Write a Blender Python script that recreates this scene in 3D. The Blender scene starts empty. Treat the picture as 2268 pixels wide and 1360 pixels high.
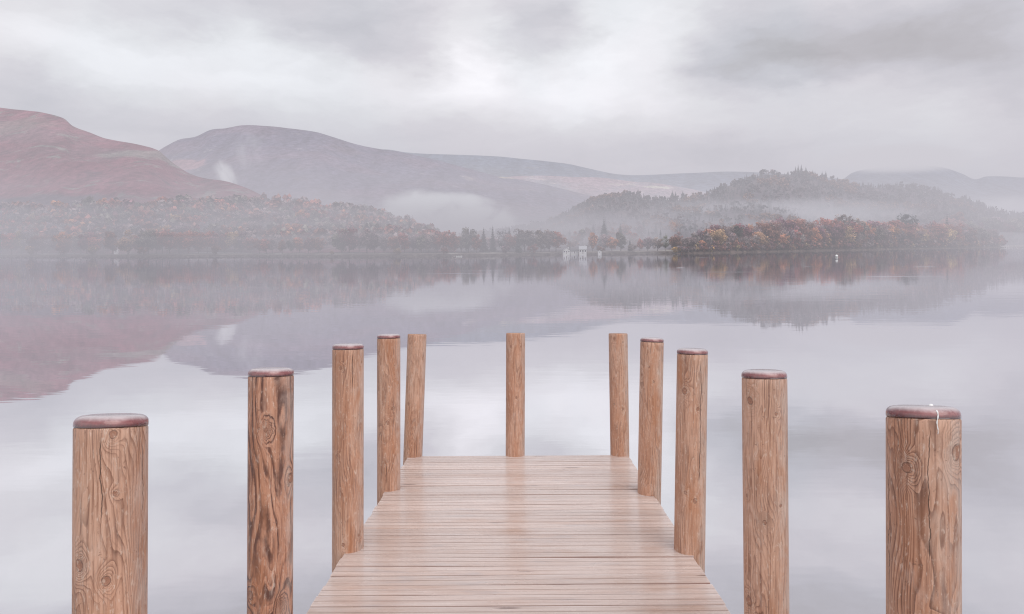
import bpy, math, random
from mathutils import Vector, Matrix, noise as mnoise
R = math.radians
S = bpy.context.scene
COL = S.collection

# ------------------------------------------------------------------ camera numbers
F = 1512.0            # focal length in photo pixels (24 mm on 36 mm, 2268 px wide)
H0 = 550.0            # horizon row
CX = 1134.0
ROLL = 0.006
CAMH = 3.0
def at(px, py, Z):
    """photo pixel + distance -> a point of the place"""
    x = px - ROLL*(py-H0); y = py + ROLL*(px-CX)
    return Vector(((x-CX)*Z/F, Z, CAMH-(y-H0)*Z/F))
def lerp_list(lst, x):
    if x <= lst[0][0]: return lst[0][1]
    for (a, b), (c, d) in zip(lst, lst[1:]):
        if x <= c: return b+(d-b)*(x-a)/(c-a)
    return lst[-1][1]
def smooth_list(lst, x):
    # monotone-ish cubic through the points
    n = len(lst)
    if x <= lst[0][0]: return lst[0][1]
    if x >= lst[-1][0]: return lst[-1][1]
    for i in range(n-1):
        x0, y0 = lst[i]; x1, y1 = lst[i+1]
        if x <= x1:
            m0 = (lst[i+1][1]-lst[i-1][1])/(lst[i+1][0]-lst[i-1][0]) if i > 0 else (y1-y0)/(x1-x0)
            m1 = (lst[i+2][1]-y0)/(lst[i+2][0]-x0) if i < n-2 else (y1-y0)/(x1-x0)
            h = x1-x0; t = (x-x0)/h
            return (2*t**3-3*t*t+1)*y0+(t**3-2*t*t+t)*h*m0+(-2*t**3+3*t*t)*y1+(t**3-t*t)*h*m1

# ------------------------------------------------------------------ object helpers
def tag(o, label=None, cat=None, group=None, kind=None):
    if label: o['label'] = label
    if cat: o['category'] = cat
    if group: o['group'] = group
    if kind: o['kind'] = kind
    return o
def empty(name, loc=(0,0,0), rz=0):
    o = bpy.data.objects.new(name, None); COL.objects.link(o)
    o.location = loc; o.rotation_euler = (0,0,rz); o.empty_display_size = .3
    return o
class MB:
    def __init__(s): s.v=[]; s.f=[]; s.c=[]
    def add(s, vs, fs, c=None):
        n=len(s.v); s.v.extend([tuple(p) for p in vs]); s.f.extend([tuple(i+n for i in f) for f in fs])
        s.c.extend([c if c is not None else (1,1,1,1)]*len(vs))
    def box(s, x0,x1,y0,y1,z0,z1,c=None):
        s.add([(x0,y0,z0),(x1,y0,z0),(x1,y1,z0),(x0,y1,z0),(x0,y0,z1),(x1,y0,z1),(x1,y1,z1),(x0,y1,z1)],
              [(0,3,2,1),(4,5,6,7),(0,1,5,4),(1,2,6,5),(2,3,7,6),(3,0,4,7)],c)
    def tube(s, pts, rads, n=7, c=None, cap=True):
        pts=[Vector(p) for p in pts]; vs=[]; fs=[]
        for i,p in enumerate(pts):
            d=(pts[min(i+1,len(pts)-1)]-pts[max(i-1,0)]).normalized()
            a=d.orthogonal().normalized(); b=d.cross(a)
            for k in range(n):
                t=2*math.pi*k/n
                vs.append(p+(a*math.cos(t)+b*math.sin(t))*rads[i])
        for i in range(len(pts)-1):
            for k in range(n):
                fs.append((i*n+k,i*n+(k+1)%n,(i+1)*n+(k+1)%n,(i+1)*n+k))
        if cap: fs.append(tuple(range((len(pts)-1)*n,len(pts)*n)))
        s.add(vs,fs,c)
    def lathe(s, prof, n=48, c=None):
        vs=[]; fs=[]; m=len(prof)
        for r,z in prof:
            for k in range(n):
                t=2*math.pi*k/n; vs.append((r*math.cos(t),r*math.sin(t),z))
        for i in range(m-1):
            for k in range(n): fs.append((i*n+k,i*n+(k+1)%n,(i+1)*n+(k+1)%n,(i+1)*n+k))
        fs.append(tuple(range((m-1)*n,m*n))); fs.append(tuple(reversed(range(n))))
        s.add(vs,fs,c)
    def mesh(s, name, mat, smooth=False):
        me=bpy.data.meshes.new(name); me.from_pydata(s.v,[],s.f)
        at_=me.color_attributes.new('tone','FLOAT_COLOR','POINT')
        at_.data.foreach_set('color',[x for c in s.c for x in c])
        if mat: me.materials.append(mat)
        if smooth: me.polygons.foreach_set('use_smooth',[True]*len(me.polygons))
        me.update(); return me
    def build(s, name, mat, parent=None, smooth=False):
        o=bpy.data.objects.new(name, s.mesh(name,mat,smooth)); COL.objects.link(o)
        if parent: o.parent=parent
        return o

# ------------------------------------------------------------------ node helpers
class NT:
    def __init__(s, tree): s.t=tree; s.n=tree.nodes; s.l=tree.links
    def put(s, sock, v):
        if v is None: return
        if hasattr(v,'is_output'): s.l.new(v,sock)
        elif isinstance(v,(tuple,list)) and len(v)==3 and sock.type=='RGBA': sock.default_value=(*v,1)
        else: sock.default_value=v
    def new(s, typ, ins=None, **kw):
        nd=s.n.new(typ)
        for k,v in kw.items(): setattr(nd,k,v)
        for k,v in (ins or {}).items(): s.put(nd.inputs[k],v)
        return nd
    def m(s, op, a, b=None, c=None, clamp=False):
        nd=s.new('ShaderNodeMath',operation=op,use_clamp=clamp)
        for i,v in enumerate((a,b,c)): s.put(nd.inputs[i],v) if v is not None else None
        return nd.outputs[0]
    def vm(s, op, a, b=None, c=None, out=0):
        nd=s.new('ShaderNodeVectorMath',operation=op)
        for i,v in enumerate((a,b,c)): s.put(nd.inputs[i],v) if v is not None else None
        return nd.outputs[out]
    def noise(s, vec, scale=1, detail=3, rough=.5, dist=0, col=False):
        nd=s.new('ShaderNodeTexNoise',{'Vector':vec,'Scale':scale,'Detail':detail,'Roughness':rough,'Distortion':dist})
        return nd.outputs['Color' if col else 'Fac']
    def ramp(s, fac, stops, interp='LINEAR'):
        nd=s.new('ShaderNodeValToRGB'); cr=nd.color_ramp; cr.interpolation=interp
        while len(cr.elements)<len(stops): cr.elements.new(.5)
        for e,(p,c) in zip(cr.elements,stops):
            e.position=p; e.color=(*c,1) if isinstance(c,(tuple,list)) else (c,c,c,1)
        s.put(nd.inputs[0],fac); return nd.outputs[0]
    def mix(s, fac, a, b, mode='MIX'):
        nd=s.new('ShaderNodeMix',data_type='RGBA',blend_type=mode)
        s.put(nd.inputs[0],fac); s.put(nd.inputs[6],a); s.put(nd.inputs[7],b); return nd.outputs[2]
    def mr(s, v, a,b,c=0,d=1, typ='SMOOTHSTEP'):
        nd=s.new('ShaderNodeMapRange',interpolation_type=typ)
        for i,x in enumerate((v,a,b,c,d)): s.put(nd.inputs[i],x)
        return nd.outputs[0]
    def sep(s, v): return s.new('ShaderNodeSeparateXYZ',{0:v}).outputs
    def comb(s, x,y,z): return s.new('ShaderNodeCombineXYZ',{0:x,1:y,2:z}).outputs[0]
    def blob(s, p, centre, size):
        """soft 0..1 hump around centre"""
        sc=tuple(1/a for a in size); of=tuple(-c/a for c,a in zip(centre,size))
        q=s.vm('MULTIPLY_ADD',p,sc,of)
        return s.new('ShaderNodeTexGradient',{0:q},gradient_type='QUADRATIC_SPHERE').outputs['Fac']
def material(name):
    m=bpy.data.materials.new(name); m.use_nodes=True; m.node_tree.nodes.clear()
    return m, NT(m.node_tree)
def finish(t, shader=None, volume=None):
    o=t.new('ShaderNodeOutputMaterial')
    if shader: t.l.new(shader,o.inputs['Surface'])
    if volume: t.l.new(volume,o.inputs['Volume'])
def pbsdf(t, col, rough=.7, spec=.3, normal=None, **kw):
    ins={'Base Color':col,'Roughness':rough,'Specular IOR Level':spec}
    if normal is not None: ins['Normal']=normal
    ins.update(kw)
    return t.new('ShaderNodeBsdfPrincipled',ins).outputs[0]
def bump(t, h, strength=.3, dist=.01):
    return t.new('ShaderNodeBump',{'Height':h,'Strength':strength,'Distance':dist}).outputs[0]

# ================================================================== render settings
S.render.engine='CYCLES'
S.view_settings.view_transform='Standard'; S.view_settings.look='None'; S.view_settings.exposure=0
cy=S.cycles
cy.use_denoising=True; cy.pixel_filter_type='BLACKMAN_HARRIS'; cy.filter_width=1.15
try: cy.denoiser='OPENIMAGEDENOISE'
except Exception: pass
cy.max_bounces=6; cy.diffuse_bounces=3; cy.glossy_bounces=4; cy.transmission_bounces=2; cy.volume_bounces=0
cy.transparent_max_bounces=12
cy.caustics_reflective=False; cy.caustics_refractive=False
cy.sample_clamp_indirect=4

cam=bpy.data.cameras.new('camera'); camo=bpy.data.objects.new('camera',cam); COL.objects.link(camo)
cam.lens=24; cam.sensor_width=36; cam.sensor_fit='HORIZONTAL'
cam.shift_y=-(680-H0)/2268
cam.clip_start=.05; cam.clip_end=20000
camo.matrix_world=Matrix.Translation((0,0,CAMH)) @ Matrix.Rotation(R(90),4,'X') @ Matrix.Rotation(-ROLL,4,'Z')
S.camera=camo

# ================================================================== sky and sun
SUN=Vector((.45,-.62,.64)).normalized()
sl=bpy.data.lights.new('sun','SUN'); sl.energy=1.0; sl.angle=R(50); sl.color=(1,.95,.88)
so=bpy.data.objects.new('sun',sl); COL.objects.link(so)
so.rotation_euler=SUN.to_track_quat('Z','Y').to_euler(); so.location=(20,-30,60)

W=bpy.data.worlds.new('World'); S.world=W; W.use_nodes=True; W.node_tree.nodes.clear()
t=NT(W.node_tree)
sky=t.new('ShaderNodeTexSky',sky_type='NISHITA',sun_disc=False,sun_elevation=math.asin(SUN.z),
          sun_rotation=math.atan2(SUN.x,SUN.y),air_density=1,dust_density=3)
d=t.new('ShaderNodeTexCoord').outputs['Generated']
dx,dy,dz=t.sep(d)
az=t.m('ARCTAN2',dx,dy); el=t.m('ARCSINE',dz)
p0=t.comb(az,el,0.0)
# the clouds' edges are torn by two octaves of turbulence
w1=t.vm('SUBTRACT',t.noise(t.vm('MULTIPLY',p0,(3.2,8,1)),1.6,4,.55,col=True),(.5,.5,.5))
w2=t.vm('SUBTRACT',t.noise(t.vm('MULTIPLY',p0,(5,11,1)),4.0,4,.6,col=True),(.5,.5,.5))
p=t.vm('MULTIPLY_ADD',w1,(.16,.07,0),p0)
p=t.vm('MULTIPLY_ADD',w2,(.055,.034,0),p)
def ang(px,py):
    a=math.atan((px-CX)/F); y=py+ROLL*(px-CX)
    return a, math.atan((H0-y)/F*math.cos(a))
elw=t.sep(p)[1]
# elevation profile of the cloud sheet: pale near the hills, greyer overhead in front, bright above
val=t.new('ShaderNodeFloatCurve',{'Value':t.m('DIVIDE',el,1.6,clamp=True)})
cv=val.mapping.curves[0]
prof=[(0,.63),(.05,.64),(.1,.68),(.17,.775),(.23,.83),(.28,.845),(.33,.84),(.39,.76),(.46,.55),(.56,.51),(.7,.66),(1.0,.90),(1.6,.98)]
while len(cv.points)<len(prof): cv.points.new(.5,.5)
for pt,(a,b) in zip(cv.points,prof): pt.location=(a/1.6,b); pt.handle_type='AUTO'
val.mapping.update()
acc=val.outputs[0]
feat=[ # px, py, half-width, half-height (to zero), amount
 (40,85,300,70,.10),(250,150,380,85,.15),(450,170,420,75,.10),(620,95,210,90,.12),(555,60,130,60,.06),(820,185,440,80,.12),
 (1040,130,110,110,.16),(1060,185,330,80,.08),
 (300,28,430,85,-.09),(570,-5,420,80,-.16),(810,100,300,80,-.14),(60,172,270,75,-.13),(300,232,380,75,-.09),(960,20,400,90,-.07),
 (1235,30,210,100,-.16),(1205,120,140,95,-.12),(1400,110,330,170,.08),(1330,105,120,120,.08),(1465,115,120,135,.09),(1240,205,130,60,.05),(1300,205,380,105,.12),(1180,240,330,100,.07),
 (1720,212,440,75,.15),(2080,268,400,95,.14),(2220,305,240,80,.08),
 (1750,125,480,110,-.16),(1900,130,450,120,-.07),(2020,60,640,170,-.11),(2210,130,340,220,-.12),(1640,158,230,62,-.10),
 (1500,305,760,60,-.05),(1650,345,360,50,-.05),(2262,235,170,90,-.09),(1620,10,420,100,-.06),
 (850,320,700,70,-.02),(200,330,400,60,.02),
 # the sheet above the frame that the lake mirrors
 (250,-80,560,140,.10),(1300,-60,500,170,.11),(700,-150,420,90,.03),(1900,-30,300,60,.08),(1700,-110,500,110,-.03)]
for px,py,hw,hh,am in feat:
    a,e=ang(px,py)
    b=t.blob(p,(a,e,0),(hw*1.05/F*math.cos(a)**2,hh*1.35/F,1))
    b=t.m('POWER',b,.62); am*=1.3 if am>0 else 1.3
    acc=t.m('MULTIPLY_ADD',b,am*1.15,acc)
fine=t.noise(t.vm('MULTIPLY',p,(4,12,1)),2.2,5,.6)
acc=t.m('MULTIPLY_ADD',t.m('SUBTRACT',fine,.5),.21,acc)
fine2=t.noise(t.vm('MULTIPLY',p,(9,30,1)),2.0,4,.55)
acc=t.m('MULTIPLY_ADD',t.m('SUBTRACT',fine2,.5),.06,acc)
# extra brightness added to the sky behind the camera to light the post fronts
back=t.mr(dy,.25,-.6,0,.62)
acc=t.m('ADD',acc,back)
tint=t.ramp(acc,[(.46,(.99,.98,1.01)),(.60,(.972,.982,1.048)),(.74,(.985,.983,1.03)),(.88,(.985,1.0,1.02))])
warm=t.mix(t.mr(t.noise(p0,3.0,3,.5),.42,.62,0,1),(1.012,.988,1.0),(.982,1.0,1.012))
cloudcol=t.mix(1.0,t.mix(1.0,tint,warm,'MULTIPLY'),t.comb(acc,acc,acc),'MULTIPLY')
bg1=t.new('ShaderNodeBackground',{'Color':sky.outputs[0],'Strength':.08})
bg2=t.new('ShaderNodeBackground',{'Color':cloudcol,'Strength':1.0})
mx=t.new('ShaderNodeMixShader',{0:.96,1:bg1.outputs[0],2:bg2.outputs[0]})
t.l.new(mx.outputs[0],t.new('ShaderNodeOutputWorld').inputs[0])
try: W.cycles.sampling_method='MANUAL'; W.cycles.sample_map_resolution=512
except Exception: pass

# ================================================================== haze and mist
def fog_material(name, sigma, col, hetero=None):
    m,t=material(name)
    if hetero is None:
        dens=sigma
    else:
        dens=hetero(t)
        dens=t.m('MULTIPLY',dens,sigma)
    ab=t.new('ShaderNodeVolumeAbsorption',{'Color':(0,0,0,1),'Density':dens})
    em=t.new('ShaderNodeEmission',{'Color':(*col,1),'Strength':dens})  # added glow stands in for skylight scattered inside the mist
    ad=t.new('ShaderNodeAddShader',{0:ab.outputs[0],1:em.outputs[0]})
    finish(t,volume=ad.outputs[0])
    if hetero is None:
        m.cycles.homogeneous_volume=True
    return m
def prism(name, poly, z0, z1, mat):
    b=MB(); n=len(poly)
    vs=[(x,y,z0) for x,y in poly]+[(x,y,z1) for x,y in poly]
    fs=[tuple(reversed(range(n))),tuple(range(n,2*n))]+[(i,(i+1)%n,n+(i+1)%n,n+i) for i in range(n)]
    b.add(vs,fs); return b.build(name,mat)
HZ=(.60,.58,.638)
hz=prism('haze',[(-5200,70),(5200,70),(5200,6000),(-5200,6000)],-2,115,fog_material('valley_haze',.00085,HZ))
tag(hz,kind='stuff',label='pale grey haze lying over the lake and the valley floor',cat='haze')
hz=prism('haze',[(-5210,300),(5210,300),(5210,6010),(-5210,6010)],-1.8,300,fog_material('upper_haze',.00016,HZ))
tag(hz,kind='stuff',label='thinner upper haze in front of the far fells',cat='haze')
MC=(.475,.465,.52)
mb=prism('mist',[(-700,235),(-60,232),(-20,252),(30,300),(85,385),(170,480),(300,620),(520,840),(860,1130),(1500,1750),(1500,2600),(-1600,2600),(-1600,420)],-1.5,24,fog_material('lake_mist',.0030,MC))
tag(mb,kind='stuff',label='low blue grey mist lying over the far shore',cat='mist')
mb=prism('mist',[(-720,292),(-330,292),(-120,300),(-95,330),(-130,560),(-700,640)],-1.3,50,fog_material('slope_mist',.0023,(.47,.452,.505)))
tag(mb,kind='stuff',label='mauve mist in front of the wooded slope on the left',cat='mist')

def Zs0(px): return lerp_list([(-420,388),(0,372),(300,313),(560,311),(750,272),(1000,264),(1240,302),(1490,330)],px)
edge=[-420,0,150,300,560,750,880,1000,1120,1240,1350,1440]
fr_=lambda x: Zs0(x)-lerp_list([(300,32),(720,62),(1200,62),(1440,35)],x)
poly=[((x-CX)*fr_(x)/F,fr_(x)) for x in edge]+[((1470-CX)*330/F,330),((1500-CX)*470/F,470)]
poly+=[((x-CX)*(Zs0(x)+150)/F,Zs0(x)+150) for x in reversed(edge)]
for i,(zt,lab) in enumerate(((9,'lowest veil of mist along the far shoreline trees'),(17,'thin mist level with the crowns of the shoreline trees'),(28,'topmost veil of mist over the shoreline trees'))):
    mb=prism('mist',[(x+.3*i,y+.5*i) for x,y in poly],-1.1-.05*i,zt,fog_material('shore_mist',(.0036,.0032,.0026)[i],(.450,.432,.476)))
    tag(mb,kind='stuff',label=lab,cat='mist')
def wisp(name, px, py, Z, w, h, depth, sigma, col, scale=(1.6,1.6,1.6), thr=(.42,.72), label=None, tilt=0, top=False):
    """a bank of mist: ellipsoid, density torn by noise and fading to nothing at its skin"""
    def het(t):
        o=t.new('ShaderNodeTexCoord').outputs['Object']
        n=t.noise(t.vm('MULTIPLY',o,scale),1.5,4,.55,.5)
        r=t.vm('LENGTH',t.vm('MULTIPLY_ADD',t.vm('SUBTRACT',t.noise(o,1.8,3,.5,col=True),(.5,.5,.5)),(.46,.4,.46),o),out=1)
        fall=t.mr(r,.25,.93,1,0)
        if top:   # brighter along its upper rim
            fall=t.m('MULTIPLY',t.mr(r,.66,.96,1,0),t.m('ADD',.10,t.m('MULTIPLY',t.mr(r,.40,.86,0,1),t.mr(t.sep(o)[2],-.1,.6,.15,1))))
        return t.m('MULTIPLY',fall,t.mr(n,thr[0],thr[1],0,1))
    m=fog_material(name+'_fog',sigma,col,het)
    b=MB(); pr=[]
    for i in range(17):
        a=-math.pi/2+math.pi*i/16; pr.append((max(.001,math.cos(a)),math.sin(a)))
    b.lathe(pr,24)
    o=b.build('mist',m)
    o.location=at(px,py,Z); o.scale=(w*Z/F/2,depth/2,h*Z/F/2); o.rotation_euler=(0,tilt,0)
    tag(o,kind='stuff',label=label,cat='mist'); return o

# ================================================================== hills
def hill_mesh(name, ridge, Zr, Zb, zb, mat, shape=1.15, nu=260, nv=44, amp=1.0, px0=None, px1=None, rough=.9):
    """ridge: photo skyline; Zr/Zb: distance of ridge and foot along it"""
    b=MB(); px0=ridge[0][0] if px0 is None else px0; px1=ridge[-1][0] if px1 is None else px1
    fz=lambda L,x: L if not isinstance(L,list) else lerp_list(L,x)
    def height(px, v):
        zr_=fz(Zr,px); zb_=fz(Zb,px); Z=zb_+(zr_-zb_)*v
        top=at(px,smooth_list(ridge,px),zr_).z
        if v<=1: z=zb+(top-zb)*max(0,v)**shape
        else: z=top-(top-zb)*min(1,(v-1)*.9)**1.3
        x=(px-CX)*Z/F
        k=amp*(zr_/700)
        nn=mnoise.fractal(Vector((x/(60*zr_/700),Z/(60*zr_/700),3.7)),rough,2.1,5)
        z+=nn*k*(5.0*min(1,v*4)*(1-math.exp(-abs(1-v)*7))+.7)
        return Vector((x,Z,z))
    rows=[i/nv for i in range(nv+1)]+[1.06,1.15,1.3,1.55,2.0]
    vs=[]; fs=[]
    for v in rows:
        for i in range(nu+1): vs.append(height(px0+(px1-px0)*i/nu,v))
    w=nu+1
    for j in range(len(rows)-1):
        for i in range(nu): fs.append((j*w+i,j*w+i+1,(j+1)*w+i+1,(j+1)*w+i))
    b.add(vs,fs); o=b.build(name,mat,smooth=True); tag(o,kind='structure')
    return o, height

def moor_material(name, base, alt, rock, dark, sc=1.0, rockamt=(.58,.68), altamt=(.45,.62), patches=()):
    m,t=material(name); g=t.new('ShaderNodeNewGeometry').outputs['Position']
    n1=t.noise(t.vm('MULTIPLY',g,(1,1,2.2)),.012*sc,5,.6,.4)
    n2=t.noise(t.vm('MULTIPLY',g,(1,1,1.8)),.035*sc,6,.65,.8)
    n3=t.noise(g,.2*sc,5,.65)
    gul=t.noise(t.vm('MULTIPLY',g,(.055*sc,.012*sc,.012*sc)),1,5,.62,.6)
    c=t.mix(t.mr(n1,altamt[0],altamt[1]),base,alt)
    c=t.mix(t.mr(n2,rockamt[0],rockamt[1],0,.85),c,rock)
    c=t.mix(t.mr(t.noise(g,.02*sc,5,.6),.56,.68,0,.7),c,dark)
    for ctr,size,col,am in patches:
        q=t.vm('MULTIPLY_ADD',t.vm('SUBTRACT',t.noise(g,.03,4,.6,col=True),(.5,.5,.5)),(size[0]*.9,size[1]*.9,size[2]*.9),g)
        c=t.mix(t.mr(t.blob(q,ctr,size),.02,.25,0,am),c,col)
    c=t.mix(1.0,c,t.ramp(n3,[(.25,.55),(.75,1.4)]),'MULTIPLY')
    c=t.mix(1.0,c,t.ramp(gul,[(.3,.72),(.5,1.0),(.7,1.22)]),'MULTIPLY')
    finish(t,pbsdf(t,c,.9,.1,bump(t,t.noise(g,.25*sc,5,.65),.9,2.0)))
    return m

ridgeA=[(-420,215),(-250,228),(-100,228),(0,238),(67,246),(95,249),(143,262),(163,279),(200,293),(235,306),(305,319),(350,332),(372,350),(392,366),(420,383),(450,393),(500,401),(540,414),(575,430),(590,440),(640,458),(700,470),(780,483),(860,500),(930,522),(970,540),(1010,556)]
ZrA=[(-420,760),(0,700),(400,600),(600,520),(800,430),(1010,330)]
ZbA=[(-420,400),(0,384),(300,325),(560,322),(750,284),(1010,275)]
mA=moor_material('bracken_moor',(.25,.105,.13),(.215,.12,.14),(.27,.265,.245),(.12,.085,.10),1.0,(.54,.66),
    patches=[(tuple(at(330,355,600)),(45,90,14),(.30,.29,.265),.6),(tuple(at(80,300,660)),(60,80,25),(.25,.21,.19),.5),
             (tuple(at(130,458,470)),(150,70,13),(.12,.11,.13),.85),(tuple(at(335,384,580)),(14,40,5),(.10,.12,.10),.9)])
A,hA=hill_mesh('hill',ridgeA,ZrA,ZbA,1.6,mA,1.05,amp=.9)
ridgeB=[(250,400),(330,350),(355,332),(368,324),(398,309),(435,302),(468,287),(500,284),(540,277.5),(600,280),(640,284),(700,292),(740,304),(800,322),(850,331),(880,335),(930,346),(1000,363),(1050,376),(1100,389),(1130,393),(1180,403),(1240,416),(1300,431),(1400,448),(1500,475),(1560,500)]
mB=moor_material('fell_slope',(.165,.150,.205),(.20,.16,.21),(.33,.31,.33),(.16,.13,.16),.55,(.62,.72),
    patches=[(tuple(at(415,375,1150)),(75,150,28),(.42,.235,.25),.7),(tuple(at(1020,405,1240)),(40,90,14),(.50,.44,.42),.6),(tuple(at(1130,392,1290)),(30,60,5),(.6,.52,.36),.6)])
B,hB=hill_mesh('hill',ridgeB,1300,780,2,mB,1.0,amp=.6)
ridgeC=[(700,350),(850,331),(900,337.5),(950,341),(1020,343),(1100,346),(1160,352),(1220,358),(1260,363),(1300,372),(1350,383),(1380,387),(1420,388),(1500,384.5),(1560,382),(1620,380),(1700,383),(1800,390),(1900,400),(2000,410),(2268,430)]
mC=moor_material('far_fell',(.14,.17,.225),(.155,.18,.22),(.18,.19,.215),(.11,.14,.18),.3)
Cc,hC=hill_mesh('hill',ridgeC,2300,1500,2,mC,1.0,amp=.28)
ridgeD=[(980,402),(1080,397),(1130,391),(1200,389),(1280,392),(1340,394),(1400,402),(1450,405),(1500,413),(1545,421),(1600,432),(1700,450)]
mD=moor_material('pink_moor',(.38,.27,.30),(.30,.29,.33),(.6,.5,.45),(.3,.25,.27),.5,(.6,.7),
    patches=[(tuple(at(1480,411,1640)),(90,80,8),(.62,.575,.47),1.0),(tuple(at(1380,405,1640)),(60,60,4),(.55,.49,.42),.7),(tuple(at(1110,393,1640)),(45,50,5),(.75,.68,.5),.7)])
D,hD=hill_mesh('hill',ridgeD,1700,1320,2,mD,1.0,amp=.22,nu=160)
ridgeE=[(1780,430),(1860,402),(1890,382),(1930,373),(1980,367),(2040,366),(2090,371),(2130,384),(2160,397),(2185,391),(2230,391),(2268,393),(2400,385),(2600,370),(2900,400)]
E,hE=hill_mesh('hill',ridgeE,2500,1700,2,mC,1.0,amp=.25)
ridgeF=[(860,556),(900,546),(960,536),(1050,522),(1120,512),(1180,504),(1220,494),(1250,478),(1280,463),(1310,447),(1350,438),(1400,435),(1440,442),(1480,444),(1530,441),(1560,434),(1600,417),(1640,403),(1670,393),(1700,387),(1750,387),(1790,391),(1830,397),(1860,406),(1900,413),(1950,416),(2000,415),(2050,418),(2080,424),(2110,438),(2150,444),(2180,458),(2215,470),(2268,479),(2400,470),(2700,440)]
ZrF=[(860,330),(1000,430),(1200,650),(1300,800),(1450,880),(1700,940),(2000,1150),(2268,1400),(2700,1500)]
ZbF=[(860,276),(1010,276),(1240,314),(1490,372),(1700,520),(1900,700),(2100,1000),(2268,1180),(2700,1300)]
mF=moor_material('forest_floor',(.12,.10,.115),(.15,.12,.12),(.17,.15,.15),(.07,.07,.08),1.0)
Fh,hF=hill_mesh('hill',ridgeF,ZrF,ZbF,1.6,mF,1.1,amp=.5)

# the lake shore: a low dark bank with a pale strip of meadow behind it
shore=[(-420,388),(0,372),(300,313),(560,311),(750,272),(1000,264),(1240,302),(1490,330),(1560,420),(1700,508),(1900,688),(2100,985),(2268,1165),(2700,1290)]
def Zs(px): return lerp_list(shore,px)+2.2*mnoise.noise(Vector((px*.021,0,0)))+1.2*mnoise.noise(Vector((px*.09,4,0)))
m,t=material('shore_meadow'); g=t.new('ShaderNodeNewGeometry').outputs['Position']; gz=t.sep(g)[2]
gr=t.ramp(t.noise(g,.08,5,.6,.3),[(.40,(.16,.13,.125)),(.53,(.24,.22,.20)),(.66,(.46,.45,.41))])
gr=t.mix(t.mr(t.noise(g,.9,4,.6),.3,.7,0,.35),gr,(.25,.2,.19))
bank=t.ramp(t.noise(g,.6,5,.7),[(.35,(.05,.04,.042)),(.6,(.13,.11,.10)),(.75,(.3,.28,.27))])
finish(t,pbsdf(t,t.mix(t.mr(gz,.75,1.05),bank,gr),.9,.1,bump(t,t.noise(g,.7,4,.6),.6,.3)))
b=MB(); vs=[]; fs=[]; NU=520
prof_=[(-2.5,-.6),(0,-.05),(.6,.25),(1.6,.7),(2.4,1.0),(6,1.25),(16,1.5),(30,1.9)]
for i in range(NU+1):
    px=-420+(2700+420)*i/NU; zs=Zs(px); k=1+max(0,(zs-400)/500)
    for dd,zz in prof_:
        Z=zs+dd*k; q=mnoise.noise(Vector((px*.05,dd*.3,7)))
        vs.append(((px-CX)*Z/F,Z,zz*k+(.18*q if 0<dd<30 else 0)))
w=len(prof_)
for i in range(NU):
    for j in range(w-1): fs.append((i*w+j,(i+1)*w+j,(i+1)*w+j+1,i*w+j+1))
b.add(vs,fs); so_=b.build('shore',m,smooth=True); tag(so_,kind='structure')

# island: a low hump running away from the viewer
isl=[(1494,320),(1520,324),(1600,352),(1750,424),(1900,527),(2050,698),(2150,810),(2225,980)]
def Zi(px): return lerp_list(isl,px)+1.5*mnoise.noise(Vector((px*.06,9,0)))
def island_h(px,v):
    e=min(1,(px-1490)/60)*min(1,(2232-px)/20); e=max(0,e)**.6
    Z=Zi(px)+v*34*e*(Zi(px)/400)
    return Vector(((px-CX)*Z/F,Z,(-.4+(.9+1.6*math.sin(math.pi*min(1,max(0,v*.9))))*min(1,v*12)*e)))
m,t=material('island_ground'); g=t.new('ShaderNodeNewGeometry').outputs['Position']
finish(t,pbsdf(t,t.ramp(t.noise(g,.5,5,.65),[(.3,(.05,.04,.04)),(.55,(.14,.10,.085)),(.75,(.24,.19,.15))]),.9,.1,bump(t,t.noise(g,.8,4,.6),.7,.4)))
b=MB(); vs=[]; fs=[]; vv=[0,.03,.06,.1,.2,.4,.6,.8,.95,1.0]
NI=240
for i in range(NI+1):
    px=1490+742*i/NI
    for v in vv:
        q=island_h(px,v); 
        if v==1.0: q.z=-.5
        vs.append(q)
w=len(vv)
for i in range(NI):
    for j in range(w-1): fs.append((i*w+j,(i+1)*w+j,(i+1)*w+j+1,i*w+j+1))
b.add(vs,fs); io=b.build('island',m,smooth=True); tag(io,kind='structure')

# ================================================================== lake
m,t=material('still_lake'); g=t.new('ShaderNodeNewGeometry').outputs['Position']
dist=t.vm('LENGTH',g,out=1)
rip=t.noise(t.vm('MULTIPLY',g,(.35,1.3,1)),1.1,3,.55)
rip2=t.noise(t.vm('MULTIPLY',g,(.05,.22,1)),1.0,4,.6)
hgt=t.m('MULTIPLY_ADD',rip2,1.8,rip)
calm=t.mr(t.noise(t.vm('MULTIPLY',g,(.004,.02,1)),1.0,3,.5),.4,.65,.35,1.0)
bm=t.new('ShaderNodeBump',{'Height':hgt,'Strength':t.m('MULTIPLY',calm,.042),'Distance':.12}).outputs[0]
gl=t.new('ShaderNodeBsdfGlossy',{'Color':(.955,.945,.965,1),'Roughness':.018,'Normal':bm})
lw=t.new('ShaderNodeFresnel',{'IOR':1.33,'Normal':bm})
df=t.new('ShaderNodeBsdfDiffuse',{'Color':(.15,.15,.165,1)})
fac=t.mr(lw.outputs[0],.03,.45,.86,.97,'LINEAR')
ms=t.new('ShaderNodeMixShader',{0:fac,1:df.outputs[0],2:gl.outputs[0]})
finish(t,ms.outputs[0]); mLake=m
b=MB(); b.add([(-9000,-400,0),(9000,-400,0),(9000,9000,0),(-9000,9000,0)],[(0,1,2,3)])
lake=b.build('lake',mLake); tag(lake,kind='structure')
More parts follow.
